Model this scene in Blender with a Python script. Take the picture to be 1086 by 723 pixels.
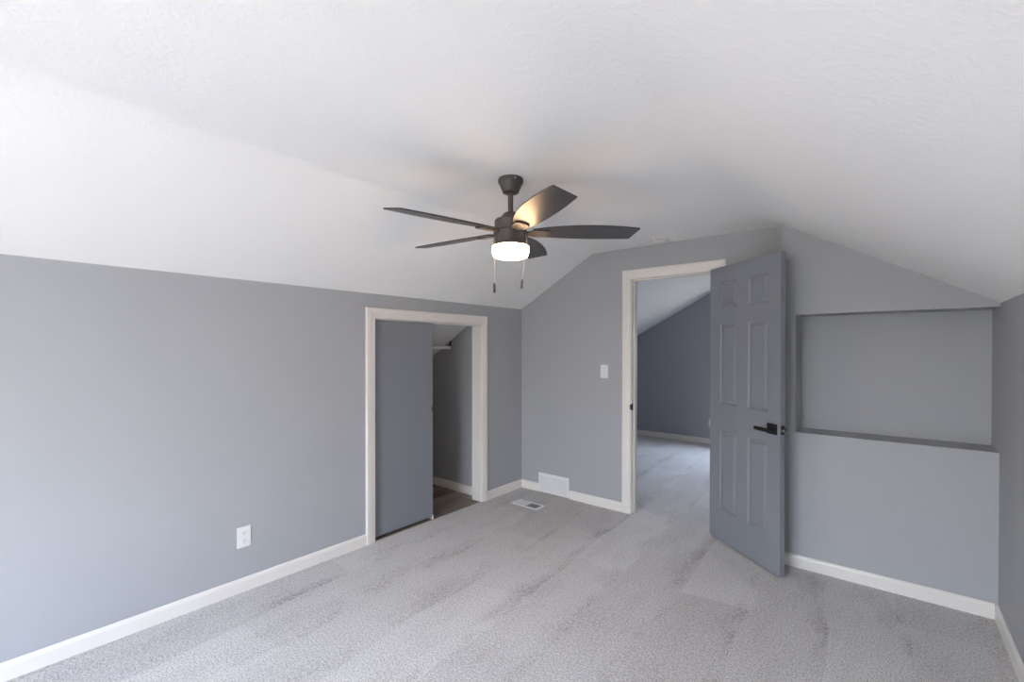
import bpy, bmesh, math
from math import sin, cos, tan, pi, radians, hypot
from mathutils import Vector, Matrix

scene = bpy.context.scene
for o in list(bpy.data.objects):
    bpy.data.objects.remove(o)
COL = scene.collection

# ------------------------------------------------------------------ camera
W, H_PX = 1086, 723
F_PX, YAW, PITCH, ROLL, CY = 481.63, 39.7248, -0.4012, 0.0422, 372.856
CAM_Z = 1.475
cam_data = bpy.data.cameras.new('camera')
cam_data.sensor_fit = 'HORIZONTAL'
cam_data.sensor_width = 36.0
cam_data.lens = F_PX / W * 36.0
cam_data.shift_y = (CY - H_PX / 2) / W
cam_data.clip_start = 0.02
cam = bpy.data.objects.new('camera', cam_data)
COL.objects.link(cam)
y_, p_, r_ = radians(YAW), radians(PITCH), radians(ROLL)
fw = Vector((-sin(y_), cos(y_), 0)); rt = Vector((cos(y_), sin(y_), 0)); up = Vector((0, 0, 1))
f2 = fw * cos(p_) + up * sin(p_); u2 = up * cos(p_) - fw * sin(p_)
r3 = rt * cos(r_) + u2 * sin(r_); u3 = u2 * cos(r_) - rt * sin(r_)
cam.matrix_world = Matrix(((r3.x, u3.x, -f2.x, 0), (r3.y, u3.y, -f2.y, 0),
                           (r3.z, u3.z, -f2.z, CAM_Z), (0, 0, 0, 1)))
scene.camera = cam

# ------------------------------------------------------------------ world, light, exposure
SKY_UP, SKY_HORIZON, GROUND = (1.00, 1.22, 1.60), (0.62, 0.64, 0.66), (0.22, 0.212, 0.20)
SKY_STRENGTH = 30.0
SUN_E = 38.0
world = bpy.data.worlds.new('sky')
scene.world = world
world.use_nodes = True
nt = world.node_tree
nt.nodes.clear()
out = nt.nodes.new('ShaderNodeOutputWorld')
bg = nt.nodes.new('ShaderNodeBackground')
tc = nt.nodes.new('ShaderNodeTexCoord')
sep = nt.nodes.new('ShaderNodeSeparateXYZ')
mr = nt.nodes.new('ShaderNodeMapRange')
mr.inputs['From Min'].default_value = -1
ramp = nt.nodes.new('ShaderNodeValToRGB')
ramp.color_ramp.elements[0].position = 0.0
ramp.color_ramp.elements[0].color = (*GROUND, 1)
ramp.color_ramp.elements[1].position = 1.0
ramp.color_ramp.elements[1].color = (*SKY_UP, 1)
for pos, c in ((0.48, GROUND), (0.55, SKY_HORIZON), (0.75, SKY_UP)):
    el = ramp.color_ramp.elements.new(pos); el.color = (*c, 1)
nt.links.new(tc.outputs['Generated'], sep.inputs[0])
nt.links.new(sep.outputs['Z'], mr.inputs['Value'])
nt.links.new(mr.outputs[0], ramp.inputs[0])
nt.links.new(ramp.outputs[0], bg.inputs['Color'])
bg.inputs['Strength'].default_value = SKY_STRENGTH
nt.links.new(bg.outputs[0], out.inputs[0])

sun_data = bpy.data.lights.new('sun', 'SUN')
sun_data.energy = SUN_E
sun_data.angle = radians(0.6)
sun_data.color = (1.0, 0.94, 0.86)
sun = bpy.data.objects.new('sun', sun_data)
COL.objects.link(sun)
# high sun from behind the camera: it only reaches the carpet under the window
sun.rotation_euler = Vector((0.0, 0.64, -0.77)).to_track_quat('-Z', 'Y').to_euler()

scene.view_settings.view_transform = 'Standard'
scene.view_settings.look = 'None'
scene.view_settings.exposure = 0.05
scene.view_settings.gamma = 1.0
scene.view_settings.use_curve_mapping = False
scene.cycles.max_bounces = 16
scene.cycles.diffuse_bounces = 10
scene.cycles.use_denoising = True

# ------------------------------------------------------------------ dimensions (metres)
A = 3.0146            # left wall at x = -A
D1 = 3.789            # wall with the doorway
D2 = 3.590            # wall with the alcove
XJ = -0.571           # edge where the alcove wall steps forward
XR = 0.463            # right wall
KL, KR, HC = 1.890, 1.725, 2.368
CL, CR = -2.165, -0.640
YR = -2.00            # wall behind the camera
YF = 7.37             # far wall of the next room
WT = 0.115            # wall thickness
LAMP_COL, LAMP_E = (1.0, 0.63, 0.34), 36.0

# rear window of this room, and the one of the next room
WIN = (-1.85, -0.20, 0.60, 1.93)
WIN_FAR = (-1.75, -0.95, 0.75, 1.75)

# ------------------------------------------------------------------ materials
def mat(name, color, rough=0.6, metal=0.0, spec=0.5):
    m = bpy.data.materials.new(name)
    m.use_nodes = True
    b = m.node_tree.nodes['Principled BSDF']
    b.inputs['Base Color'].default_value = (*color, 1)
    b.inputs['Roughness'].default_value = rough
    b.inputs['Metallic'].default_value = metal
    b.inputs['Specular IOR Level'].default_value = spec
    return m

def N(m, typ, **kw):
    n = m.node_tree.nodes.new(typ)
    for k, v in kw.items():
        if k in n.inputs:
            n.inputs[k].default_value = v
        else:
            setattr(n, k, v)
    return n

def L(m, a, b):
    m.node_tree.links.new(a, b)

def bump(m, height, strength, dist):
    b = N(m, 'ShaderNodeBump', Strength=strength, Distance=dist)
    L(m, height, b.inputs['Height'])
    L(m, b.outputs[0], m.node_tree.nodes['Principled BSDF'].inputs['Normal'])
    return b

def paint(name, color, rough=0.6, scale=180.0, strength=0.12, spec=0.4):
    """rolled wall paint: a fine stipple and a barely visible colour drift"""
    m = mat(name, color, rough, spec=spec)
    bs = m.node_tree.nodes['Principled BSDF']
    co = N(m, 'ShaderNodeTexCoord')
    n1 = N(m, 'ShaderNodeTexNoise', Scale=scale, Detail=3.0)
    L(m, co.outputs['Object'], n1.inputs['Vector'])
    n2 = N(m, 'ShaderNodeTexNoise', Scale=1.5, Detail=2.0)
    L(m, co.outputs['Object'], n2.inputs['Vector'])
    mx = N(m, 'ShaderNodeMix', data_type='RGBA')
    L(m, n2.outputs['Fac'], mx.inputs['Factor'])
    mx.inputs['A'].default_value = (*[c * 0.975 for c in color], 1)
    mx.inputs['B'].default_value = (*[c * 1.025 for c in color], 1)
    L(m, mx.outputs['Result'], bs.inputs['Base Color'])
    bump(m, n1.outputs['Fac'], strength, 0.002)
    return m

M = {}
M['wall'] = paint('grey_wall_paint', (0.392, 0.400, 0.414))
M['far_wall'] = paint('grey_wall_bluish_light', (0.345, 0.345, 0.378))  # bluish light of the next room is mixed into this wall colour
M['trim'] = paint('white_trim_enamel', (0.77, 0.735, 0.69), 0.35, 60, 0.03, 0.5)
M['door'] = paint('slate_door_paint', (0.218, 0.230, 0.256), 0.42, 90, 0.04, 0.5)
M['plastic'] = mat('white_plastic', (0.78, 0.77, 0.75), 0.35)
M['register'] = mat('white_register_enamel', (0.80, 0.80, 0.79), 0.4)
M['slot'] = mat('dark_slot', (0.03, 0.03, 0.032), 0.7)
M['duct'] = mat('duct_grey', (0.27, 0.28, 0.30), 0.6)
M['black'] = mat('matte_black_metal', (0.012, 0.012, 0.013), 0.42, 0.2)
M['steel'] = mat('brushed_steel', (0.75, 0.75, 0.74), 0.25, 1.0)
M['bronze'] = mat('dark_bronze_metal', (0.085, 0.074, 0.067), 0.48, 0.25)
M['brass'] = mat('chain_metal', (0.72, 0.62, 0.54), 0.45, 0.3)
M['rod'] = mat('white_rod_enamel', (0.80, 0.77, 0.72), 0.4)
M['dark_metal'] = mat('dark_bracket_metal', (0.04, 0.032, 0.03), 0.5, 0.3)

# fan blades: dark stained wood-grain laminate
m = mat('dark_blade_laminate', (0.04, 0.04, 0.043), 0.36, spec=0.5)
co = N(m, 'ShaderNodeTexCoord'); mp = N(m, 'ShaderNodeMapping'); mp.inputs['Scale'].default_value = (6, 90, 30)
nz = N(m, 'ShaderNodeTexNoise', Scale=3.0, Detail=5.0)
L(m, co.outputs['Object'], mp.inputs[0]); L(m, mp.outputs[0], nz.inputs['Vector'])
mx = N(m, 'ShaderNodeMix', data_type='RGBA'); L(m, nz.outputs['Fac'], mx.inputs['Factor'])
mx.inputs['A'].default_value = (0.034, 0.034, 0.037, 1); mx.inputs['B'].default_value = (0.052, 0.052, 0.056, 1)
L(m, mx.outputs['Result'], m.node_tree.nodes['Principled BSDF'].inputs['Base Color'])
M['blade'] = m

# lamp glass: gives off light
m = mat('lit_frosted_glass', (0.9, 0.85, 0.78), 0.4)
b = m.node_tree.nodes['Principled BSDF']
b.inputs['Emission Color'].default_value = (*LAMP_COL, 1)
b.inputs['Emission Strength'].default_value = LAMP_E
M['glass_lit'] = m

# window pane
m = bpy.data.materials.new('window_glass'); m.use_nodes = True
t = m.node_tree; t.nodes.clear()
o_ = t.nodes.new('ShaderNodeOutputMaterial'); tr = t.nodes.new('ShaderNodeBsdfTransparent')
gl = t.nodes.new('ShaderNodeBsdfGlossy'); gl.inputs['Roughness'].default_value = 0.02
mxs = t.nodes.new('ShaderNodeMixShader'); mxs.inputs[0].default_value = 0.05
t.links.new(tr.outputs[0], mxs.inputs[1]); t.links.new(gl.outputs[0], mxs.inputs[2]); t.links.new(mxs.outputs[0], o_.inputs[0])
M['pane'] = m

# ceiling: brushed knock-down plaster
m = mat('white_textured_ceiling', (0.89, 0.885, 0.87), 0.85, spec=0.2)
co = N(m, 'ShaderNodeTexCoord')
na = N(m, 'ShaderNodeTexNoise', Scale=22.0, Detail=4.0, Distortion=1.6)
nb = N(m, 'ShaderNodeTexNoise', Scale=70.0, Detail=3.0, Distortion=0.6)
L(m, co.outputs['Object'], na.inputs['Vector']); L(m, co.outputs['Object'], nb.inputs['Vector'])
cr = N(m, 'ShaderNodeValToRGB'); cr.color_ramp.elements[0].position = 0.46; cr.color_ramp.elements[1].position = 0.62
L(m, na.outputs['Fac'], cr.inputs[0])
ad = N(m, 'ShaderNodeMath', operation='MULTIPLY_ADD'); L(m, nb.outputs['Fac'], ad.inputs[0]); ad.inputs[1].default_value = 0.5
L(m, cr.outputs[0], ad.inputs[2])
bump(m, ad.outputs[0], 0.14, 0.003)
M['ceiling'] = m

# carpet: speckled grey cut pile with brushed vacuum strokes
m = mat('grey_speckled_carpet', (0.42, 0.4, 0.39), 0.95, spec=0.1)
bs = m.node_tree.nodes['Principled BSDF']
co = N(m, 'ShaderNodeTexCoord')
s1 = N(m, 'ShaderNodeTexNoise', Scale=125.0, Detail=3.0, Roughness=0.7)
s2 = N(m, 'ShaderNodeTexNoise', Scale=55.0, Detail=5.0, Roughness=0.7)
for s in (s1, s2):
    L(m, co.outputs['Object'], s.inputs['Vector'])
r1 = N(m, 'ShaderNodeValToRGB')
r1.color_ramp.elements[0].position = 0.33; r1.color_ramp.elements[0].color = (0.345, 0.334, 0.326, 1)
r1.color_ramp.elements[1].position = 0.60; r1.color_ramp.elements[1].color = (0.78, 0.758, 0.742, 1)
L(m, s1.outputs['Fac'], r1.inputs[0])
# strokes run along y, one every 0.36 m, wobbling a little
sx = N(m, 'ShaderNodeSeparateXYZ'); L(m, co.outputs['Object'], sx.inputs[0])
wob = N(m, 'ShaderNodeTexNoise', Scale=1.1, Detail=2.0); L(m, co.outputs['Object'], wob.inputs['Vector'])
wm = N(m, 'ShaderNodeMath', operation='MULTIPLY_ADD'); L(m, wob.outputs['Fac'], wm.inputs[0]); wm.inputs[1].default_value = 0.16
L(m, sx.outputs['X'], wm.inputs[2])
sk = N(m, 'ShaderNodeMath', operation='MULTIPLY_ADD'); L(m, sx.outputs['Y'], sk.inputs[0]); sk.inputs[1].default_value = 0.06
L(m, wm.outputs[0], sk.inputs[2])
dv = N(m, 'ShaderNodeMath', operation='DIVIDE'); L(m, sk.outputs[0], dv.inputs[0]); dv.inputs[1].default_value = 0.36
fr = N(m, 'ShaderNodeMath', operation='FRACT'); L(m, dv.outputs[0], fr.inputs[0])
rs = N(m, 'ShaderNodeValToRGB')
rs.color_ramp.elements[0].position = 0.0; rs.color_ramp.elements[0].color = (0, 0, 0, 1)
rs.color_ramp.elements[1].position = 1.0; rs.color_ramp.elements[1].color = (1, 1, 1, 1)
for pos, v in ((0.62, 0.15), (0.97, 1.0)):
    e_ = rs.color_ramp.elements.new(pos); e_.color = (v, v, v, 1)
rs.color_ramp.elements[-1].color = (0, 0, 0, 1)
L(m, fr.outputs[0], rs.inputs[0])
mpn = N(m, 'ShaderNodeMapping'); mpn.inputs['Scale'].default_value = (3.4, 1.3, 1); L(m, co.outputs['Object'], mpn.inputs[0])
pt = N(m, 'ShaderNodeTexNoise', Scale=1.5, Detail=5.0, Roughness=0.65); L(m, mpn.outputs[0], pt.inputs['Vector'])
rp = N(m, 'ShaderNodeValToRGB'); rp.color_ramp.elements[0].position = 0.46; rp.color_ramp.elements[1].position = 0.66
L(m, pt.outputs['Fac'], rp.inputs[0])
mm = N(m, 'ShaderNodeMath', operation='MULTIPLY'); L(m, rs.outputs[0], mm.inputs[0]); L(m, rp.outputs[0], mm.inputs[1])
m2 = N(m, 'ShaderNodeMath', operation='MULTIPLY_ADD'); L(m, rp.outputs[0], m2.inputs[0]); m2.inputs[1].default_value = 0.35
L(m, mm.outputs[0], m2.inputs[2])
m3 = N(m, 'ShaderNodeMath', operation='MULTIPLY'); L(m, m2.outputs[0], m3.inputs[0])
rg_ = N(m, 'ShaderNodeValToRGB'); rg_.color_ramp.elements[0].position = 0.38; rg_.color_ramp.elements[1].position = 0.58
L(m, s2.outputs['Fac'], rg_.inputs[0]); L(m, rg_.outputs[0], m3.inputs[1])
dk = N(m, 'ShaderNodeMix', data_type='RGBA', blend_type='MULTIPLY')
L(m, m3.outputs[0], dk.inputs['Factor']); L(m, r1.outputs[0], dk.inputs['A']); dk.inputs['B'].default_value = (0.64, 0.625, 0.63, 1)
# each stroke lies a little lighter or darker than its neighbours
cv = N(m, 'ShaderNodeCombineXYZ')
yw = N(m, 'ShaderNodeMath', operation='MULTIPLY_ADD'); L(m, wob.outputs['Fac'], yw.inputs[0]); yw.inputs[1].default_value = 0.5
L(m, sx.outputs['Y'], yw.inputs[2])
L(m, yw.outputs[0], cv.inputs[0]); L(m, sk.outputs[0], cv.inputs[1])
bk = N(m, 'ShaderNodeTexBrick', Scale=1.0)
bk.offset = 0.37
for k_, v_ in (('Brick Width', 1.15), ('Row Height', 0.36), ('Mortar Size', 0.0)):
    bk.inputs[k_].default_value = v_
bk.inputs['Color1'].default_value = (0.0, 0.0, 0.0, 1); bk.inputs['Color2'].default_value = (1, 1, 1, 1)
L(m, cv.outputs[0], bk.inputs['Vector'])
sp_ = N(m, 'ShaderNodeMath', operation='MULTIPLY_ADD'); L(m, rg_.outputs[0], sp_.inputs[0]); sp_.inputs[1].default_value = 0.7; sp_.inputs[2].default_value = 0.3
bm_ = N(m, 'ShaderNodeMath', operation='MULTIPLY'); L(m, bk.outputs['Color'], bm_.inputs[0]); L(m, sp_.outputs[0], bm_.inputs[1])
st_ = N(m, 'ShaderNodeMix', data_type='RGBA', blend_type='MULTIPLY')
L(m, bm_.outputs[0], st_.inputs['Factor']); L(m, dk.outputs['Result'], st_.inputs['A']); st_.inputs['B'].default_value = (0.80, 0.79, 0.80, 1)
L(m, st_.outputs['Result'], bs.inputs['Base Color'])
bump(m, s1.outputs['Fac'], 0.55, 0.006)
M['carpet'] = m

# closet floor: weathered brown-grey planks
m = mat('weathered_plank_floor', (0.1, 0.08, 0.07), 0.5)
co = N(m, 'ShaderNodeTexCoord'); mp = N(m, 'ShaderNodeMapping'); mp.inputs['Rotation'].default_value = (0, 0, pi / 2)
L(m, co.outputs['Object'], mp.inputs[0])
bk = N(m, 'ShaderNodeTexBrick', Scale=1.0)
bk.inputs['Brick Width'].default_value = 0.9; bk.inputs['Row Height'].default_value = 0.15
bk.inputs['Mortar Size'].default_value = 0.003
bk.inputs['Color1'].default_value = (0.10, 0.066, 0.048, 1); bk.inputs['Color2'].default_value = (0.34, 0.285, 0.245, 1)
bk.inputs['Mortar'].default_value = (0.03, 0.025, 0.02, 1)
L(m, mp.outputs[0], bk.inputs['Vector'])
mp2 = N(m, 'ShaderNodeMapping'); mp2.inputs['Scale'].default_value = (22, 2.2, 1); L(m, co.outputs['Object'], mp2.inputs[0])
gr = N(m, 'ShaderNodeTexNoise', Scale=1.0, Detail=6.0, Roughness=0.7); L(m, mp2.outputs[0], gr.inputs['Vector'])
ov = N(m, 'ShaderNodeMix', data_type='RGBA', blend_type='OVERLAY'); ov.inputs['Factor'].default_value = 0.9
L(m, bk.outputs['Color'], ov.inputs['A']); L(m, gr.outputs['Color'], ov.inputs['B'])
hs = N(m, 'ShaderNodeHueSaturation', Saturation=0.85); L(m, ov.outputs['Result'], hs.inputs['Color'])
L(m, hs.outputs[0], m.node_tree.nodes['Principled BSDF'].inputs['Base Color'])
M['plank'] = m

# ------------------------------------------------------------------ mesh helpers
class MB:
    def __init__(s):
        s.v, s.f, s.sm = [], [], []
    def add(s, vs, fs, smooth=False):
        k = len(s.v); s.v += [tuple(v) for v in vs]
        for f in fs:
            s.f.append([i + k for i in f]); s.sm.append(smooth)
        return s
    def box(s, x0, x1, y0, y1, z0, z1):
        vs = [(x, y, z) for z in (z0, z1) for y in (y0, y1) for x in (x0, x1)]
        return s.add(vs, [(0, 2, 3, 1), (4, 5, 7, 6), (0, 1, 5, 4), (2, 6, 7, 3), (0, 4, 6, 2), (1, 3, 7, 5)])
    def prism(s, poly, axis, a, b):
        """poly of 2-D points extruded along axis from a to b; 'x': (y,z), 'y': (x,z), 'z': (x,y)"""
        put = {'x': lambda p, t: (t, p[0], p[1]), 'y': lambda p, t: (p[0], t, p[1]), 'z': lambda p, t: (p[0], p[1], t)}[axis]
        n = len(poly)
        vs = [put(p, a) for p in poly] + [put(p, b) for p in poly]
        fs = [list(range(n))[::-1], list(range(n, 2 * n))] + [(i, (i + 1) % n, n + (i + 1) % n, n + i) for i in range(n)]
        return s.add(vs, fs)
    def lathe(s, prof, c=(0, 0), n=48, smooth=True, caps=True):
        """prof = [(radius, z)...] about a vertical axis at c"""
        vs, fs = [], []
        for r, z in prof:
            vs += [(c[0] + r * cos(2 * pi * i / n), c[1] + r * sin(2 * pi * i / n), z) for i in range(n)]
        for j in range(len(prof) - 1):
            for i in range(n):
                k = (i + 1) % n
                fs.append((j * n + i, j * n + k, (j + 1) * n + k, (j + 1) * n + i))
        s.add(vs, fs, smooth)
        if caps:
            b = len(s.v) - len(vs)
            s.f.append([b + i for i in range(n)][::-1]); s.sm.append(False)
            s.f.append([b + (len(prof) - 1) * n + i for i in range(n)]); s.sm.append(False)
        return s
    def tube(s, p, q, r, n=12, r2=None, smooth=True):
        p, q = Vector(p), Vector(q); d = (q - p).normalized()
        a = d.orthogonal().normalized(); b = d.cross(a)
        r2 = r if r2 is None else r2
        vs = [p + (a * cos(2 * pi * i / n) + b * sin(2 * pi * i / n)) * r for i in range(n)]
        vs += [q + (a * cos(2 * pi * i / n) + b * sin(2 * pi * i / n)) * r2 for i in range(n)]
        k = len(s.v)
        s.add(vs, [(i, (i + 1) % n, n + (i + 1) % n, n + i) for i in range(n)], smooth)
        s.f.append([k + i for i in range(n)][::-1]); s.sm.append(False)
        s.f.append([k + n + i for i in range(n)]); s.sm.append(False)
        return s
    def ball(s, c, r, n=10):
        prof = [(r * sin(pi * j / 6) + 1e-5, c[2] - r * cos(pi * j / 6)) for j in range(7)]
        return s.lathe(prof, (c[0], c[1]), n, True, False)
    def build(s, name, m, parent=None, loc=None, bevel=0.0, seg=2, fix=True):
        me = bpy.data.meshes.new(name)
        me.from_pydata(s.v, [], s.f)
        for p, sm in zip(me.polygons, s.sm):
            p.use_smooth = sm
        if fix:
            bm = bmesh.new(); bm.from_mesh(me); bmesh.ops.recalc_face_normals(bm, faces=bm.faces); bm.to_mesh(me); bm.free()
        me.materials.append(m)
        if any(s.sm): me.set_sharp_from_angle(angle=radians(33))
        o = bpy.data.objects.new(name, me); COL.objects.link(o)
        if parent is not None: o.parent = parent
        if loc is not None: o.location = loc
        if bevel:
            md = o.modifiers.new('edge', 'BEVEL'); md.width = bevel; md.segments = seg; md.limit_method = 'ANGLE'
        return o

def tag(o, label=None, cat=None, group=None, kind=None):
    for k, v in (('label', label), ('category', cat), ('group', group), ('kind', kind)):
        if v: o[k] = v
    return o

def thing(name, label, cat, loc, rot=0.0, group=None, kind=None):
    o = bpy.data.objects.new(name, None); COL.objects.link(o)
    o.empty_display_size = 0.1
    o.location = loc; o.rotation_euler = (0, 0, rot)
    return tag(o, label, cat, group, kind)

def struct(o, label=None, cat=None):
    return tag(o, label, cat, None, 'structure')

def ceil_z(x):
    if x < CL: return HC - (HC - KL) / (CL + A) * (CL - x)
    if x > CR: return HC - (HC - KR) / (XR - CR) * (x - CR)
    return HC

# ------------------------------------------------------------------ room shell
fl = MB().box(-A - 0.004, XR + WT, YR - 0.1, YF + 0.1, -0.12, 0.0).build('floor', M['carpet'])
struct(fl, 'speckled grey carpet brushed in strokes across both rooms', 'carpet floor')
cfl = MB().box(-4.5, -A - 0.004, 1.6, 3.36, -0.12, -0.004).build('floor', M['plank'])
struct(cfl, 'dark brown plank floor inside the open closet', 'plank floor')

# ceiling: flat strip between two slopes; the left slope runs on down over the closet
def ceiling_prism(pts, y0, y1):
    up_ = [(x, z + 0.12) for x, z in pts]
    return MB().prism(pts + up_[::-1], 'y', y0, y1)
sl = (HC - KL) / (CL + A)
def soft(x, s0, s1, d=0.045, n=6):
    """plaster rounded over from slope s0 to slope s1 (dz/dx) about x"""
    o = []
    for i in range(n + 1):
        t = i / n; u = -d + 2 * d * t
        o.append((x + u, HC + s0 * (-d) * (1 - t) ** 2 + s1 * d * t ** 2))
    return o
sr = -(HC - KR) / (XR - CR)
ce = ceiling_prism([(-A - 0.03, KL - 0.03 * sl)] + soft(CL, sl, 0.0) + soft(CR, 0.0, sr, 0.07) + [(XR + 0.03, KR + 0.03 * sr)], YR - 0.02, D1 + 0.02).build('ceiling', M['ceiling'])
struct(ce, 'white textured ceiling with a flat middle and two sloping sides', 'ceiling')
cz = lambda x: 1.722 + (x + 3.262) * 0.583
cc = ceiling_prism([(-4.5, cz(-4.5)), (-A - 0.03, cz(-A - 0.03))], 1.6, 3.36).build('ceiling', M['ceiling'])
struct(cc, 'low sloping white ceiling inside the closet', 'ceiling')

# left wall with the closet opening
YO0, YO1, ZO = 1.976, 3.180, 1.722
wl = MB().prism([(YR - 0.05, 0), (YO0, 0), (YO0, ZO), (YO1, ZO), (YO1, 0), (D1 + 0.05, 0), (D1 + 0.05, KL + 0.01), (YR - 0.05, KL + 0.01)], 'x', -A, -A - WT)
wl = wl.build('wall_left', M['wall']); struct(wl, 'long grey knee wall with the closet opening', 'wall')

# wall with the doorway
XD0, XD1, ZD = -1.785, -1.040, 2.108
wb = MB().prism([(-A - 0.05, 0), (XD0, 0), (XD0, ZD), (XD1, ZD), (XD1, 0), (XJ + 0.02, 0), (XJ + 0.02, HC + 0.02),
                 (CL, HC + 0.02), (-A - 0.05, KL + 0.0)], 'y', D1, D1 + WT).build('wall_back', M['wall'])
struct(wb, 'grey gable wall around the open doorway', 'wall')

# alcove wall, stepping forward, with the recess
XN, ZS, ZT, YN = -0.4876, 0.9096, 1.7053, 3.845
wn = MB()
g = lambda x: ceil_z(x) + 0.015
wn.prism([(XJ, 0), (XN, 0), (XN, g(XN)), (XJ, g(XJ))], 'y', D2, YN)
wn.box(XN, XR, D2, YN, 0, ZS)
wn.prism([(XN, ZT), (XR, ZT), (XR, g(XR)), (XN, g(XN))], 'y', D2, YN)
wn.prism([(XJ, 0), (XR, 0), (XR, g(XR)), (XJ, g(XJ))], 'y', YN, YN + 0.06)
wn = wn.build('wall_alcove', M['wall']); struct(wn, 'grey wall with a wide rectangular recessed alcove', 'wall')

wr = MB().box(XR, XR + WT, YR - 0.05, YN + 0.06, 0, KR + 0.005).build('wall_right', M['wall'])
struct(wr, 'grey right-hand knee wall beside the alcove', 'wall')

# rear wall behind the camera, with its window
x0, x1, z0, z1 = WIN
wq = MB()
gz = lambda x: ceil_z(x) + 0.015
wq.prism([(-A - 0.05, 0), (x0, 0), (x0, gz(x0)), (CL, gz(CL)), (-A - 0.05, KL)] if x0 > CL else
         [(-A - 0.05, 0), (x0, 0), (x0, gz(x0)), (-A - 0.05, KL)], 'y', YR, YR - WT)
wq.prism([(x1, 0), (XR + 0.05, 0), (XR + 0.05, KR), (CR, gz(CR)), (x1, gz(x1))], 'y', YR, YR - WT)
wq.box(x0, x1, YR - WT, YR, 0, z0)
wq.prism([(x0, z1), (x1, z1), (x1, gz(x1)), (max(CL, x0), HC + 0.015), (x0, gz(x0))], 'y', YR, YR - WT)
wq = wq.build('wall_rear', M['wall']); struct(wq, 'grey gable wall with the window', 'wall')

def window(name, win, y, inside, label):
    """double-hung window: white frame, meeting rail and one pane per sash; y = room face, inside = +1 when the room is at larger y"""
    x0, x1, z0, z1 = win
    w = thing(name, label, 'window', (0.5 * (x0 + x1), y, z0), kind='structure')
    a, b = x0 - w.location.x, x1 - w.location.x
    hh = z1 - z0
    t0, t1 = sorted((-inside * 0.10, -inside * 0.02))
    fr = MB()
    fr.box(a, a + 0.04, t0, t1, 0, hh).box(b - 0.04, b, t0, t1, 0, hh).box(a + 0.04, b - 0.04, t0, t1, 0, 0.04).box(a + 0.04, b - 0.04, t0, t1, hh - 0.04, hh)
    fr.build('window_frame', M['trim'], w, bevel=0.004)
    tm = 0.5 * (t0 + t1)
    MB().box(a + 0.04, b - 0.04, tm - 0.02, tm + 0.02, hh / 2 - 0.02, hh / 2 + 0.02).build('meeting_rail', M['trim'], w, bevel=0.003)
    for lo, hi in ((0.04, hh / 2 - 0.02), (hh / 2 + 0.02, hh - 0.04)):
        MB().box(a + 0.04, b - 0.04, tm - 0.003, tm + 0.003, lo, hi).build('pane', M['pane'], w)
    s0, s1 = sorted((inside * 0.0, inside * 0.018))
    cs = MB()
    cs.box(a - 0.08, a, s0, s1, -0.02, hh + 0.08).box(b, b + 0.08, s0, s1, -0.02, hh + 0.08).box(a, b, s0, s1, hh, hh + 0.08)
    cs.build('casing', M['trim'], w, bevel=0.004)
    q0, q1 = sorted((-inside * 0.02, inside * 0.05))
    MB().box(a - 0.1, b + 0.1, min(0, inside * 0.05), max(0, inside * 0.05), -0.045, -0.02).build('window_sill', M['trim'], w, bevel=0.004)
    # daylight comes in through the opening: sampled there
    ld = bpy.data.lights.new('daylight', 'AREA'); ld.shape = 'RECTANGLE'; ld.size = b - a; ld.size_y = hh
    ld.cycles.is_portal = True
    lo_ = bpy.data.objects.new('daylight', ld); COL.objects.link(lo_)
    lo_.location = (w.location.x, y - inside * 0.115, z0 + hh / 2)
    lo_.rotation_euler = (radians(90) if inside > 0 else radians(-90), 0, 0)
    return w
window('window_1', WIN, YR, 1, 'white framed double-hung window in the gable wall')

# next room beyond the doorway
far_cl, far_sl = -2.080, 0.538
far_k = -3.62
fz = lambda x: HC - max(0.0, far_cl - x) * far_sl
fx0, fx1, fz0, fz1 = WIN_FAR
wf = MB()
wf.prism([(far_k - 0.05, 0), (fx0, 0), (fx0, HC + 0.015), (far_cl, HC + 0.015), (far_k - 0.05, fz(far_k - 0.05) + 0.015)], 'y', YF, YF + WT)
wf.prism([(fx1, 0), (XR + 0.05, 0), (XR + 0.05, KR), (CR, HC + 0.015), (fx1, HC + 0.015)], 'y', YF, YF + WT)
wf.box(fx0, fx1, YF, YF + WT, 0, fz0).box(fx0, fx1, YF, YF + WT, fz1, HC + 0.015)
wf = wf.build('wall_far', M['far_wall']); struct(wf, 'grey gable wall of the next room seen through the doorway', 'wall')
window('window_2', WIN_FAR, YF, -1, 'white framed window in the gable wall of the next room')
fc = ceiling_prism([(far_k - 0.05, fz(far_k - 0.05)), (far_cl - 0.03, HC - 0.03 * far_sl), (far_cl + 0.03, HC), (CR - 0.03, HC), (CR + 0.03, HC - 0.017),
                    (XR + 0.05, KR - 0.03)], D1 + WT - 0.02, YF + 0.02).build('ceiling', M['ceiling'])
struct(fc, 'white sloping ceiling of the next room seen through the doorway', 'ceiling')
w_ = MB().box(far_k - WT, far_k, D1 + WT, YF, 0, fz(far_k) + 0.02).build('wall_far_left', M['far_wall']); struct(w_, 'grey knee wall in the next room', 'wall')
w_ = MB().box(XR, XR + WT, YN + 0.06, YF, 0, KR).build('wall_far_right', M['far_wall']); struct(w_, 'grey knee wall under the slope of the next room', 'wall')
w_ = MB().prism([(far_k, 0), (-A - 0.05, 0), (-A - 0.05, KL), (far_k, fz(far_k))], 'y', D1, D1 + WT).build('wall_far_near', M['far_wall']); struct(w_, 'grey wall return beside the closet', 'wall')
fl2 = MB().box(far_k, -A - 0.004, D1 + 0.0, YF, -0.12, 0.0).build('floor', M['carpet']); struct(fl2, 'grey carpet along the edge of the next room', 'carpet floor')

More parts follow.
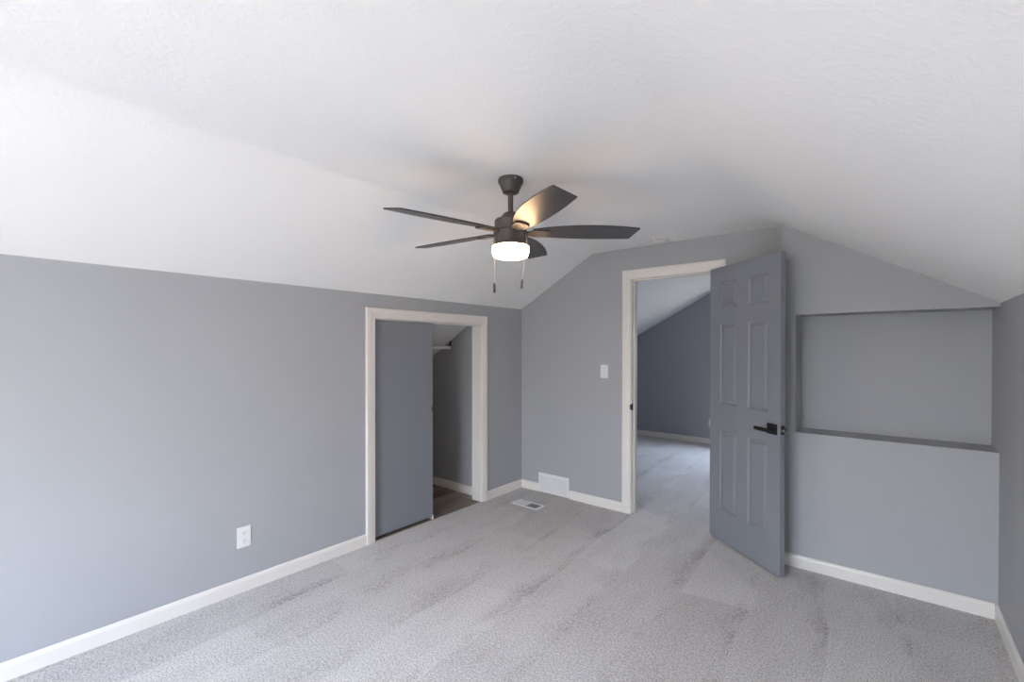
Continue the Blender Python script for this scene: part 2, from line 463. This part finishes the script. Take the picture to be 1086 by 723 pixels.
# closet shell
w_ = MB().box(-4.5, -A - WT, 3.255, 3.36, -0.01, cz(-A - WT)).build('wall_closet_right', M['wall']); struct(w_, 'grey end wall inside the open closet', 'wall')
w_ = MB().box(-4.5, -A - WT, 1.6, 1.70, -0.01, cz(-A - WT)).build('wall_closet_left', M['wall']); struct(w_, 'grey end wall hidden by the closet door', 'wall')
w_ = MB().box(-4.5, -4.4, 1.70, 3.255, -0.01, cz(-4.4)).build('wall_closet_back', M['wall']); struct(w_, 'low grey wall at the back of the closet', 'wall')

# ------------------------------------------------------------------ baseboards
ZB, TB = 0.083, 0.0135
def base_prof(t=TB, z=ZB):
    return [(0, 0), (t, 0), (t, z - 0.018), (t - 0.003, z - 0.010), (t - 0.007, z - 0.003), (t - 0.010, z), (0, z)]
def baseboard(name, label, runs):
    """runs: (axis along which it runs, start, end, wall coordinate, direction into the room)"""
    b = MB()
    for ax, a, c, w, d in runs:
        b.prism([(w + d * t, z) for t, z in base_prof()], ax, a, c)
    return struct(b.build(name, M['trim']), label, 'baseboard')
# prism 'y' takes (x,z); prism 'x' takes (y,z)
baseboard('baseboard_left', 'white baseboard along the closet wall', [('y', YR, 1.912, -A, 1), ('y', 3.245, D1, -A, 1)])
baseboard('baseboard_back', 'white baseboard along the doorway wall', [('x', -A + TB, -2.779, D1, -1), ('x', -2.409, -1.845, D1, -1), ('x', -0.979, XJ, D1, -1)])
baseboard('baseboard_alcove', 'white baseboard below the alcove', [('x', XJ - TB, XR - TB, D2, -1), ('y', D2 - TB, D1, XJ, -1)])
baseboard('baseboard_right', 'white baseboard along the right-hand wall', [('y', YR, D2, XR, -1)])
baseboard('baseboard_rear', 'white baseboard under the window', [('x', -A, XR, YR, 1)])
baseboard('baseboard_far', 'white baseboard at the far wall of the next room', [('x', far_k, XR, YF, -1), ('y', D1 + WT, YF, far_k, 1)])
baseboard('baseboard_closet', 'white baseboard inside the closet', [('x', -4.4, -A - WT, 3.255, -1), ('y', 1.70, 3.255, -4.4, 1)])

# ------------------------------------------------------------------ door casings and jambs
PROF = [(0.0, 0.0), (0.0, 0.008), (0.003, 0.0105), (0.022, 0.0125), (0.030, 0.0135), (0.036, 0.0165), (0.062, 0.0185), (0.072, 0.0175), (0.078, 0.014), (0.080, 0.010), (0.080, 0.0)]
def casing(put, s0, s1, zt, w=0.080):
    """mitred casing round three sides; put(s, z, t) gives the point"""
    k = w / 0.080
    rings = [[(s0 - u * k, 0.0, t) for u, t in PROF], [(s0 - u * k, zt + u * k, t) for u, t in PROF],
             [(s1 + u * k, zt + u * k, t) for u, t in PROF], [(s1 + u * k, 0.0, t) for u, t in PROF]]
    n = len(PROF)
    b = MB(); vs, fs = [], []
    for r in rings: vs += [put(*q) for q in r]
    for j in range(3):
        for i in range(n):
            fs.append((j * n + i, j * n + (i + 1) % n, (j + 1) * n + (i + 1) % n, (j + 1) * n + i))
    fs += [tuple(range(n)), tuple(range(3 * n, 4 * n))[::-1]]
    return b.add(vs, fs)

# closet trim
tc_ = thing('trim_1', 'white casing round the closet opening', 'door casing', (-A, 2.58, 0), kind='structure')
casing(lambda s, z, t: (t, s - 2.58, z), 1.990, 3.166, 1.707, 0.078).build('casing', M['trim'], tc_)
jm = MB()
jm.box(-WT - 0.004, 0.0, YO0 - 2.58, 1.996 - 2.58, 0, 1.700)
jm.box(-WT - 0.004, 0.0, 3.160 - 2.58, YO1 - 2.58, 0, 1.700)
jm.box(-WT - 0.004, 0.0, YO0 - 2.58, YO1 - 2.58, 1.700, ZO)
jm.build('jamb', M['trim'], tc_, bevel=0.0015)
MB().box(-0.092, -0.086, 1.996 - 2.58, 3.160 - 2.58, 1.690, 1.700).box(-0.050, -0.044, 1.996 - 2.58, 3.160 - 2.58, 1.692, 1.700).build('door_track', M['trim'], tc_)

# doorway trim
td_ = thing('trim_2', 'white casing round the open doorway', 'door casing', (-1.41, D1, 0), kind='structure')
casing(lambda s, z, t: (s + 1.41, -t, z), -1.7715, -1.056, 2.094).build('casing', M['trim'], td_)
jm = MB()
jm.box(XD0 + 1.41, -1.7655 + 1.41, 0.0, WT + 0.003, 0, 2.089)
jm.box(-1.062 + 1.41, XD1 + 1.41, 0.0, WT + 0.003, 0, 2.089)
jm.box(XD0 + 1.41, XD1 + 1.41, 0.0, WT + 0.003, 2.089, ZD)
jm.build('jamb', M['trim'], td_, bevel=0.0015)
st = MB()
st.box(-1.7655 + 1.41, -1.7545 + 1.41, 0.040, 0.075, 0, 2.078)
st.box(-1.073 + 1.41, -1.062 + 1.41, 0.040, 0.075, 0, 2.078)
st.box(-1.7655 + 1.41, -1.062 + 1.41, 0.040, 0.075, 2.078, 2.089)
st.build('door_stop', M['trim'], td_, bevel=0.002)
sp = MB().box(-1.7655 + 1.41, -1.764 + 1.41, 0.001, 0.032, 0.925, 0.985)
sp.box(-1.7715 + 1.41, -1.764 + 1.41, -0.0205, 0.001, 0.932, 0.978)
tag(sp.build('strike_plate', M['black'], td_, bevel=0.004), 'black metal strike plate')
casing(lambda s, z, t: (s + 1.41, WT + t, z), -1.7715, -1.056, 2.094).build('casing', M['trim'], td_)

# ------------------------------------------------------------------ six-panel door, swung wide open
HG = Vector((-1.088, 3.759, 0)); ANG = radians(-38.357)
DW, DT, DZ0, DZ1 = 0.709, 0.034, 0.014, 2.097
dr = thing('door_1', 'slate grey six-panel door standing wide open at the doorway', 'door', HG, ANG, kind='structure')
# local x along the leaf from the hinges, local -y = face seen from the room
xs = [0, 0.115, 0.305, 0.413, 0.603, DW]
zs = [DZ0, 0.247, 0.858, 1.055, 1.667, 1.780, 1.985, DZ1]
leaf = MB()
for yy in (0.0, DT):
    for i in range(5):
        for j in range(7):
            if i in (1, 3) and j in (1, 3, 5): continue
            leaf.add([(xs[i], yy, zs[j]), (xs[i + 1], yy, zs[j]), (xs[i + 1], yy, zs[j + 1]), (xs[i], yy, zs[j + 1])],
                     [(0, 1, 2, 3) if yy == 0 else (3, 2, 1, 0)])
leaf.add([(0, 0, DZ0), (0, 0, DZ1), (0, DT, DZ1), (0, DT, DZ0)], [(0, 1, 2, 3)])
leaf.add([(DW, 0, DZ0), (DW, DT, DZ0), (DW, DT, DZ1), (DW, 0, DZ1)], [(0, 1, 2, 3)])
leaf.add([(0, 0, DZ0), (0, DT, DZ0), (DW, DT, DZ0), (DW, 0, DZ0)], [(0, 1, 2, 3)])
leaf.add([(0, 0, DZ1), (DW, 0, DZ1), (DW, DT, DZ1), (0, DT, DZ1)], [(0, 1, 2, 3)])
leaf = leaf.build('door_leaf', M['door'], dr, fix=False)
PP = [(0, 0), (0.004, -0.0012), (0.008, -0.006), (0.012, -0.0085), (0.016, -0.0088), (0.020, -0.0078), (0.036, -0.0022), (0.040, -0.0018)]
for i in (1, 3):
    for j in (1, 3, 5):
        b = MB()
        for side in (0, 1):
            vs, fs = [], []
            for u, d in PP:
                yy = -d if side == 0 else DT + d
                vs += [(xs[i] + u, yy, zs[j] + u), (xs[i + 1] - u, yy, zs[j] + u), (xs[i + 1] - u, yy, zs[j + 1] - u), (xs[i] + u, yy, zs[j + 1] - u)]
            for k in range(len(PP) - 1):
                for q in range(4):
                    f = (k * 4 + q, k * 4 + (q + 1) % 4, k * 4 + 4 + (q + 1) % 4, k * 4 + 4 + q)
                    fs.append(f if side == 0 else f[::-1])
            e = (len(PP) - 1) * 4
            f = (e, e + 1, e + 2, e + 3)
            fs.append(f if side == 0 else f[::-1])
            b.add(vs, fs)
        b.build('panel', M['door'], dr, fix=False)
# lever sets on both faces
for side in (0, 1):
    y0 = 0.0 if side == 0 else DT
    d = -1 if side == 0 else 1
    def yb(a, c): return sorted((y0 + d * a, y0 + d * c))
    ha = MB().box(0.607, 0.683, *yb(0.0, 0.012), 0.919, 0.987).build('lever_handle', M['black'], dr, bevel=0.002)
    tag(ha, 'matte black square lever handle')
    nk = MB().tube((0.648, y0 + d * 0.011, 0.948), (0.648, y0 + d * 0.048, 0.948), 0.011, 16)
    nk.build('neck', M['black'], ha)
    MB().box(0.537, 0.662, *yb(0.043, 0.055), 0.934, 0.958).build('lever', M['black'], ha, bevel=0.0025)
lp = MB().box(DW - 0.001, DW + 0.002, 0.005, DT - 0.005, 0.925, 0.984).build('latch_plate', M['black'], dr, bevel=0.001)
tag(lp, 'black latch plate on the door edge')
tag(MB().prism([(0.008, 0.942), (0.022, 0.942), (0.022, 0.960), (0.008, 0.960)], 'x', DW + 0.001, DW + 0.012).build('latch_bolt', M['steel'], lp, bevel=0.003), 'steel latch bolt')
for hz in (0.24, 1.05, 1.86):
    hb = MB().box(-0.0015, 0.0, 0.004, DT - 0.004, hz, hz + 0.09)
    hb.tube((-0.006, DT + 0.004, hz), (-0.006, DT + 0.004, hz + 0.09), 0.006, 12)
    hb.build('hinge', M['black'], dr)

# ------------------------------------------------------------------ sliding closet door
SX = -A - 0.030
sd = thing('door_2', 'flat slate grey sliding door covering half the closet opening', 'door', (SX, 2.29, 0), kind='structure')
MB().box(-0.034, 0.0, 1.940 - 2.29, 2.590 - 2.29, 0.016, 1.691).build('door_leaf', M['door'], sd, bevel=0.002)
pl_ = MB().box(0.0, 0.0016, 2.001 - 2.29, 2.030 - 2.29, 0.902, 0.980).build('finger_pull', M['door'], sd, bevel=0.0012)
MB().box(0.0010, 0.0020, 2.006 - 2.29, 2.025 - 2.29, 0.910, 0.972).build('recess', mat('shadow_grey_metal', (0.17, 0.175, 0.19), 0.5, 0.3), pl_, bevel=0.0008)
e_ = MB()
vs = [(0.0012, 2.582 - 2.29 + 0.006 * cos(2 * pi * i / 20), 0.955 + 0.026 * sin(2 * pi * i / 20)) for i in range(20)]
vs += [(-0.002, v[1], v[2]) for v in vs]
e_.add(vs, [tuple(range(20)), tuple(range(20, 40))[::-1]] + [(i, (i + 1) % 20, 20 + (i + 1) % 20, 20 + i) for i in range(20)])
tag(e_.build('finger_pull', M['dark_metal'], sd), 'small dark oval pull at the leading edge')
gd = MB().box(-0.046, 0.010, -0.008, 0.008, 0.0, 0.006).box(0.002, 0.007, -0.008, 0.008, 0.006, 0.036).box(-0.042, -0.037, -0.008, 0.008, 0.006, 0.036)
gd = gd.build('door_guide', M['plastic'], loc=(SX, 2.582, -0.004), bevel=0.0015)
tag(gd, 'small white floor guide clasping the bottom of the sliding closet door', 'door guide')

# ------------------------------------------------------------------ closet rod
rd = thing('closet_rod', 'white hanging rod on a dark bracket inside the closet', 'closet rod', (-3.541, 3.255, 1.484))
MB().tube((0, -1.555, 0), (0, -0.004, 0), 0.0165, 20).build('rod', M['rod'], rd)
for yy, s in ((0.0, -1), (-1.555, 1)):
    k = MB().tube((0, yy, 0), (0, yy + s * 0.006, 0), 0.020, 20)
    k.box(-0.011, 0.011, min(yy, yy + s * 0.014), max(yy, yy + s * 0.014), 0.014, 0.066)
    k.box(-0.011, 0.011, min(yy, yy + s * 0.045), max(yy, yy + s * 0.045), 0.015, 0.019)
    tag(k.build('rod_bracket', M['dark_metal'], rd, bevel=0.002), 'dark metal rod bracket')

# ------------------------------------------------------------------ ceiling fan with light
FX, FY = -1.540, 1.8407
fan = thing('ceiling_fan', 'dark bronze five-blade ceiling fan with a lit drum lamp, hung from flat ceiling', 'ceiling fan', (FX, FY, HC))
zz = lambda z: z - HC
cn = MB().lathe([(0.064, zz(2.368)), (0.0665, zz(2.362)), (0.0665, zz(2.350)), (0.0655, zz(2.346)), (0.062, zz(2.344)), (0.045, zz(2.304)), (0.043, zz(2.303)), (0.043, zz(2.296)), (0.038, zz(2.293))])
cn = cn.build('canopy', M['bronze'], fan)
for a in (-0.5, 2.64):
    q = (0.066 * cos(a), 0.066 * sin(a))
    MB().ball((q[0], q[1], zz(2.352)), 0.005).build('screw', M['steel'], cn)
MB().lathe([(0.020, zz(2.300)), (0.020, zz(2.292)), (0.0138, zz(2.290)), (0.0138, zz(2.180))], n=24).build('downrod', M['bronze'], fan)
MB().lathe([(0.030, zz(2.190)), (0.036, zz(2.186)), (0.046, zz(2.174)), (0.048, zz(2.168)), (0.048, zz(2.150))], n=40).build('coupling_cover', M['bronze'], fan)
MB().lathe([(0.050, zz(2.158)), (0.078, zz(2.153)), (0.084, zz(2.147)), (0.084, zz(2.098)), (0.080, zz(2.094)), (0.060, zz(2.092))]).build('motor_housing', M['bronze'], fan)
MB().lathe([(0.060, zz(2.094)), (0.087, zz(2.092)), (0.090, zz(2.088)), (0.090, zz(2.036)), (0.0905, zz(2.028)), (0.0940, zz(2.022)), (0.0940, zz(2.014)), (0.090, zz(2.012))]).build('switch_housing', M['bronze'], fan)
gs = MB().lathe([(0.0900, zz(2.013)), (0.0955, zz(2.012)), (0.0965, zz(2.008)), (0.0965, zz(1.982)), (0.0945, zz(1.970)), (0.090, zz(1.961)), (0.080, zz(1.955)), (0.060, zz(1.952)), (0.030, zz(1.9505)), (0.001, zz(1.950))])
tag(gs.build('glass_shade', M['glass_lit'], fan), 'glowing white drum glass shade')

BZ, PIT = zz(2.090), radians(11)
def pchip(pts, n):
    o = []
    for i in range(n + 1):
        r = pts[0][0] + (pts[-1][0] - pts[0][0]) * i / n
        for (ra, wa), (rb, wb), in zip(pts, pts[1:]):
            if ra - 1e-9 <= r <= rb + 1e-9:
                t = (r - ra) / (rb - ra); t = t
                o.append((r, wa + (wb - wa) * t)); break
    return o
def smooth_edge(pts):
    o = pchip(pts, 24)
    for _ in range(6):
        o = [o[0]] + [(o[i][0], (o[i - 1][1] + 2 * o[i][1] + o[i + 1][1]) / 4) for i in range(1, len(o) - 1)] + [o[-1]]
    return o
near = smooth_edge([(0.115, 0.030), (0.15, 0.042), (0.25, 0.067), (0.38, 0.080), (0.50, 0.077), (0.60, 0.066), (0.674, 0.051)])
farE = smooth_edge([(0.115, 0.042), (0.15, 0.052), (0.30, 0.069), (0.45, 0.075), (0.58, 0.073), (0.645, 0.069)])
def blade_mesh():
    b = MB(); n = len(near); th = 0.0034
    vs = []
    for s in (1, -1):
        vs += [(r, -w, s * th) for r, w in near] + [(r, w, s * th) for r, w in farE]
    fs = []
    for i in range(n - 1):
        fs.append((i, i + 1, n + i + 1, n + i)); fs.append((2 * n + i, 3 * n + i, 3 * n + i + 1, 2 * n + i + 1))
        fs.append((i, 2 * n + i, 2 * n + i + 1, i + 1)); fs.append((n + i, n + i + 1, 3 * n + i + 1, 3 * n + i))
    fs.append((0, n, 3 * n, 2 * n)); fs.append((n - 1, 3 * n - 1, 4 * n - 1, 2 * n - 1))
    return b.add(vs, fs)
def arm_mesh():
    """cast blade iron: narrow neck at the motor, wider pad with a tapered end under the blade"""
    out_ = [(0.070, 0.018), (0.098, 0.020), (0.118, 0.034), (0.150, 0.038), (0.192, 0.036), (0.204, 0.026), (0.208, 0.014)]
    n = len(out_)
    poly = [(r, -w) for r, w in out_] + [(r, w) for r, w in out_[::-1]]
    b = MB().prism(poly, 'z', -0.0130, -0.0036)
    return b
proto = None
for k in range(5):
    if k == 0:
        bl = blade_mesh().build('blade', M['blade'], fan)
        arm = arm_mesh().build('blade_arm', M['bronze'], bl, bevel=0.0015)
        scr = []
        for (r, w) in ((0.140, -0.018), (0.140, 0.018), (0.185, 0.0)):
            s_ = MB().lathe([(0.0045, -0.0155), (0.0045, -0.0125)], (r, w), 10).build('screw', M['steel'], bl)
            scr.append(s_)
        proto = (bl, [arm] + scr)
    else:
        bl = proto[0].copy(); COL.objects.link(bl); bl.parent = fan
        for ch in proto[1]:
            c = ch.copy(); COL.objects.link(c); c.parent = bl
    a = radians(-103.0 + 72 * k - (1.0 if k == 1 else 0.0))
    bl.matrix_local = Matrix.Translation((0, 0, BZ)) @ Matrix.Rotation(a, 4, 'Z') @ Matrix.Rotation(-PIT, 4, 'X')

# pull chains, hung from the switch housing on the side facing the camera
vx = Vector((cos(radians(39.9)), sin(radians(39.9)), 0))      # to the right as seen from the room corner
vn = Vector((sin(radians(39.9)), -cos(radians(39.9)), 0))     # towards that corner
for sx_, tx, z_top, z_fob in ((-0.080, -0.082, 2.050, 1.806), (0.078, 0.060, 2.066, 1.826)):
    p = vx * sx_ + vn * 0.052 + Vector((0, 0, zz(z_top)))
    q0 = vx * (sx_ + (0.004 if sx_ > 0 else -0.003)) + vn * 0.074 + Vector((0, 0, zz(2.020)))
    q = vx * tx + vn * 0.080 + Vector((0, 0, zz(z_fob)))
    ch = MB()
    path = [p, q0]
    nb = 44
    ch.tube(p, q0, 0.0010, 6)
    ch.tube(q0, q, 0.0006, 6)
    for i in range(nb + 1):
        c = q0.lerp(q, i / nb); ch.ball(c, 0.0012, 6)
    ch = ch.build('pull_chain', M['brass'], fan)
    d_ = (q - q0).normalized()
    fb = MB().tube(q, q + d_ * 0.046, 0.0062, 14, 0.0066).tube(q - d_ * 0.004, q, 0.003, 12, 0.0062)
    tag(fb.build('pull_fob', M['bronze'], ch), 'dark cylindrical pull fob')

# ------------------------------------------------------------------ smoke detector
smk = thing('smoke_detector', 'round white smoke detector on ceiling above the doorway', 'smoke detector', (-1.441, 3.595, HC))
MB().lathe([(0.054, 0.0), (0.056, -0.003), (0.056, -0.009), (0.053, -0.011)], n=40).build('base_plate', M['plastic'], smk)
MB().lathe([(0.050, -0.010), (0.051, -0.020), (0.048, -0.029), (0.040, -0.034), (0.020, -0.036), (0.001, -0.036)], n=40).build('cover', M['plastic'], smk)
MB().lathe([(0.009, -0.035), (0.009, -0.0385)], (0.012, -0.012), 16).build('test_button', M['register'], smk)
gr_ = MB()
for i in range(20):
    a = 2 * pi * i / 20
    c_, s_ = cos(a), sin(a)
    gr_.add([(0.0512 * c_ - 0.004 * s_, 0.0512 * s_ + 0.004 * c_, -0.0135), (0.0512 * c_ + 0.004 * s_, 0.0512 * s_ - 0.004 * c_, -0.0135),
             (0.0514 * c_ + 0.004 * s_, 0.0514 * s_ - 0.004 * c_, -0.0175), (0.0514 * c_ - 0.004 * s_, 0.0514 * s_ + 0.004 * c_, -0.0175)], [(0, 1, 2, 3)])
gr_.build('vent_slots', M['slot'], smk)

# ------------------------------------------------------------------ light switch
sw = thing('light_switch', 'white toggle switch plate on the wall beside the doorway', 'light switch', (-2.0325, D1, 1.201))
MB().box(-0.039, 0.039, -0.006, 0.0, 0.0, 0.124).build('plate', M['plastic'], sw, bevel=0.003)
MB().box(-0.006, 0.006, -0.0075, -0.005, 0.050, 0.074).build('toggle_slot', M['register'], sw)
MB().prism([(-0.006, 0.055), (-0.016, 0.064), (-0.016, 0.070), (-0.006, 0.070)], 'x', -0.0045, 0.0045).build('toggle', M['plastic'], sw, bevel=0.001)
for z in (0.032, 0.092):
    MB().tube((0, -0.0055, z), (0, -0.0072, z), 0.0035, 12).build('screw', M['register'], sw)

# ------------------------------------------------------------------ duplex outlets
def outlet(label, loc, rot):
    o = thing('wall_outlet', label, 'outlet', loc, rot)
    MB().box(-0.0395, 0.0395, -0.006, 0.0, 0.0, 0.126).build('plate', M['plastic'], o, bevel=0.003)
    for z in (0.040, 0.086):
        pts = []
        for i in range(28):
            a = 2 * pi * i / 28
            pts.append((0.0165 * cos(a), z + max(-0.0135, min(0.0135, 0.0175 * sin(a)))))
        r = MB().prism(pts, 'y', -0.0085, -0.005).build('receptacle', M['plastic'], o, bevel=0.0008)
        MB().box(-0.0075, -0.0055, -0.0092, -0.008, z - 0.002, z + 0.008).build('slot', M['slot'], r)
        MB().box(0.0055, 0.0075, -0.0092, -0.008, z - 0.002, z + 0.006).build('slot', M['slot'], r)
        MB().tube((0, -0.008, z - 0.008), (0, -0.0092, z - 0.008), 0.0022, 10).build('ground_hole', M['slot'], r)
    MB().tube((0, -0.0055, 0.063), (0, -0.0072, 0.063), 0.003, 12).build('screw', M['register'], o)
    return o
outlet('white duplex outlet low on the long grey wall left of the closet', (-A, 1.0765, 0.267), radians(90))
outlet('white outlet low on the far wall of the next room, partly behind the open door', (-2.110, YF, 0.262), 0.0)

# ------------------------------------------------------------------ wall return grille
rg = thing('wall_vent', 'white two-section return air grille set into the baseboard', 'wall vent', (-2.594, D1, 0.006))
hw, hg = 0.184, 0.194
frm = MB()
frm.box(-hw, hw, -0.017, 0, 0, 0.020).box(-hw, hw, -0.017, 0, hg - 0.026, hg)
frm.box(-hw, -hw + 0.024, -0.017, 0, 0.020, hg - 0.026).box(hw - 0.024, hw, -0.017, 0, 0.020, hg - 0.026).box(-0.010, 0.010, -0.017, 0, 0.020, hg - 0.026)
frm.build('vent_frame', M['register'], rg, bevel=0.004)
for a, c in ((-hw + 0.024, -0.010), (0.010, hw - 0.024)):
    lv = MB()
    nsl = 17; hh = (hg - 0.046) / nsl
    for i in range(nsl):
        zb = 0.020 + i * hh
        lv.prism([(-0.014, zb), (-0.0125, zb), (-0.003, zb + hh * 1.02), (-0.0045, zb + hh * 1.02)], 'x', a, c)
    lv.box(a, c, -0.002, 0.0, 0.020, hg - 0.026)
    lv.build('louver_section', M['register'], rg)

# ------------------------------------------------------------------ floor register
fg = thing('floor_register', 'white metal floor register set in the carpet near the corner', 'floor register', (-2.621, 3.390, 0.0))
hx, hy = 0.152, 0.069
fm = MB()
fm.box(-hx, hx, -hy, -hy + 0.018, 0.0, 0.006).box(-hx, hx, hy - 0.018, hy, 0.0, 0.006)
fm.box(-hx, -hx + 0.02, -hy + 0.018, hy - 0.018, 0, 0.006).box(hx - 0.024, hx, -hy + 0.018, hy - 0.018, 0, 0.006).box(-0.006, 0.006, -hy + 0.018, hy - 0.018, 0, 0.006)
fm.build('register_frame', M['register'], fg, bevel=0.002)
lv = MB()
for i in range(11):
    xx = -hx + 0.022 + i * 0.0117
    lv.box(xx, xx + 0.0095, -hy + 0.018, hy - 0.018, 0.0015, 0.0052)
lv.build('louver_section', M['register'], fg)
op = MB().box(0.006, hx - 0.024, -hy + 0.018, hy - 0.018, 0.0004, 0.0012)
for i in range(9):
    xx = 0.012 + i * 0.0128
    op.box(xx, xx + 0.0028, -hy + 0.018, hy - 0.018, 0.0012, 0.0040)
tag(op.build('louver_section', M['duct'], fg), 'open dark grey louver section')
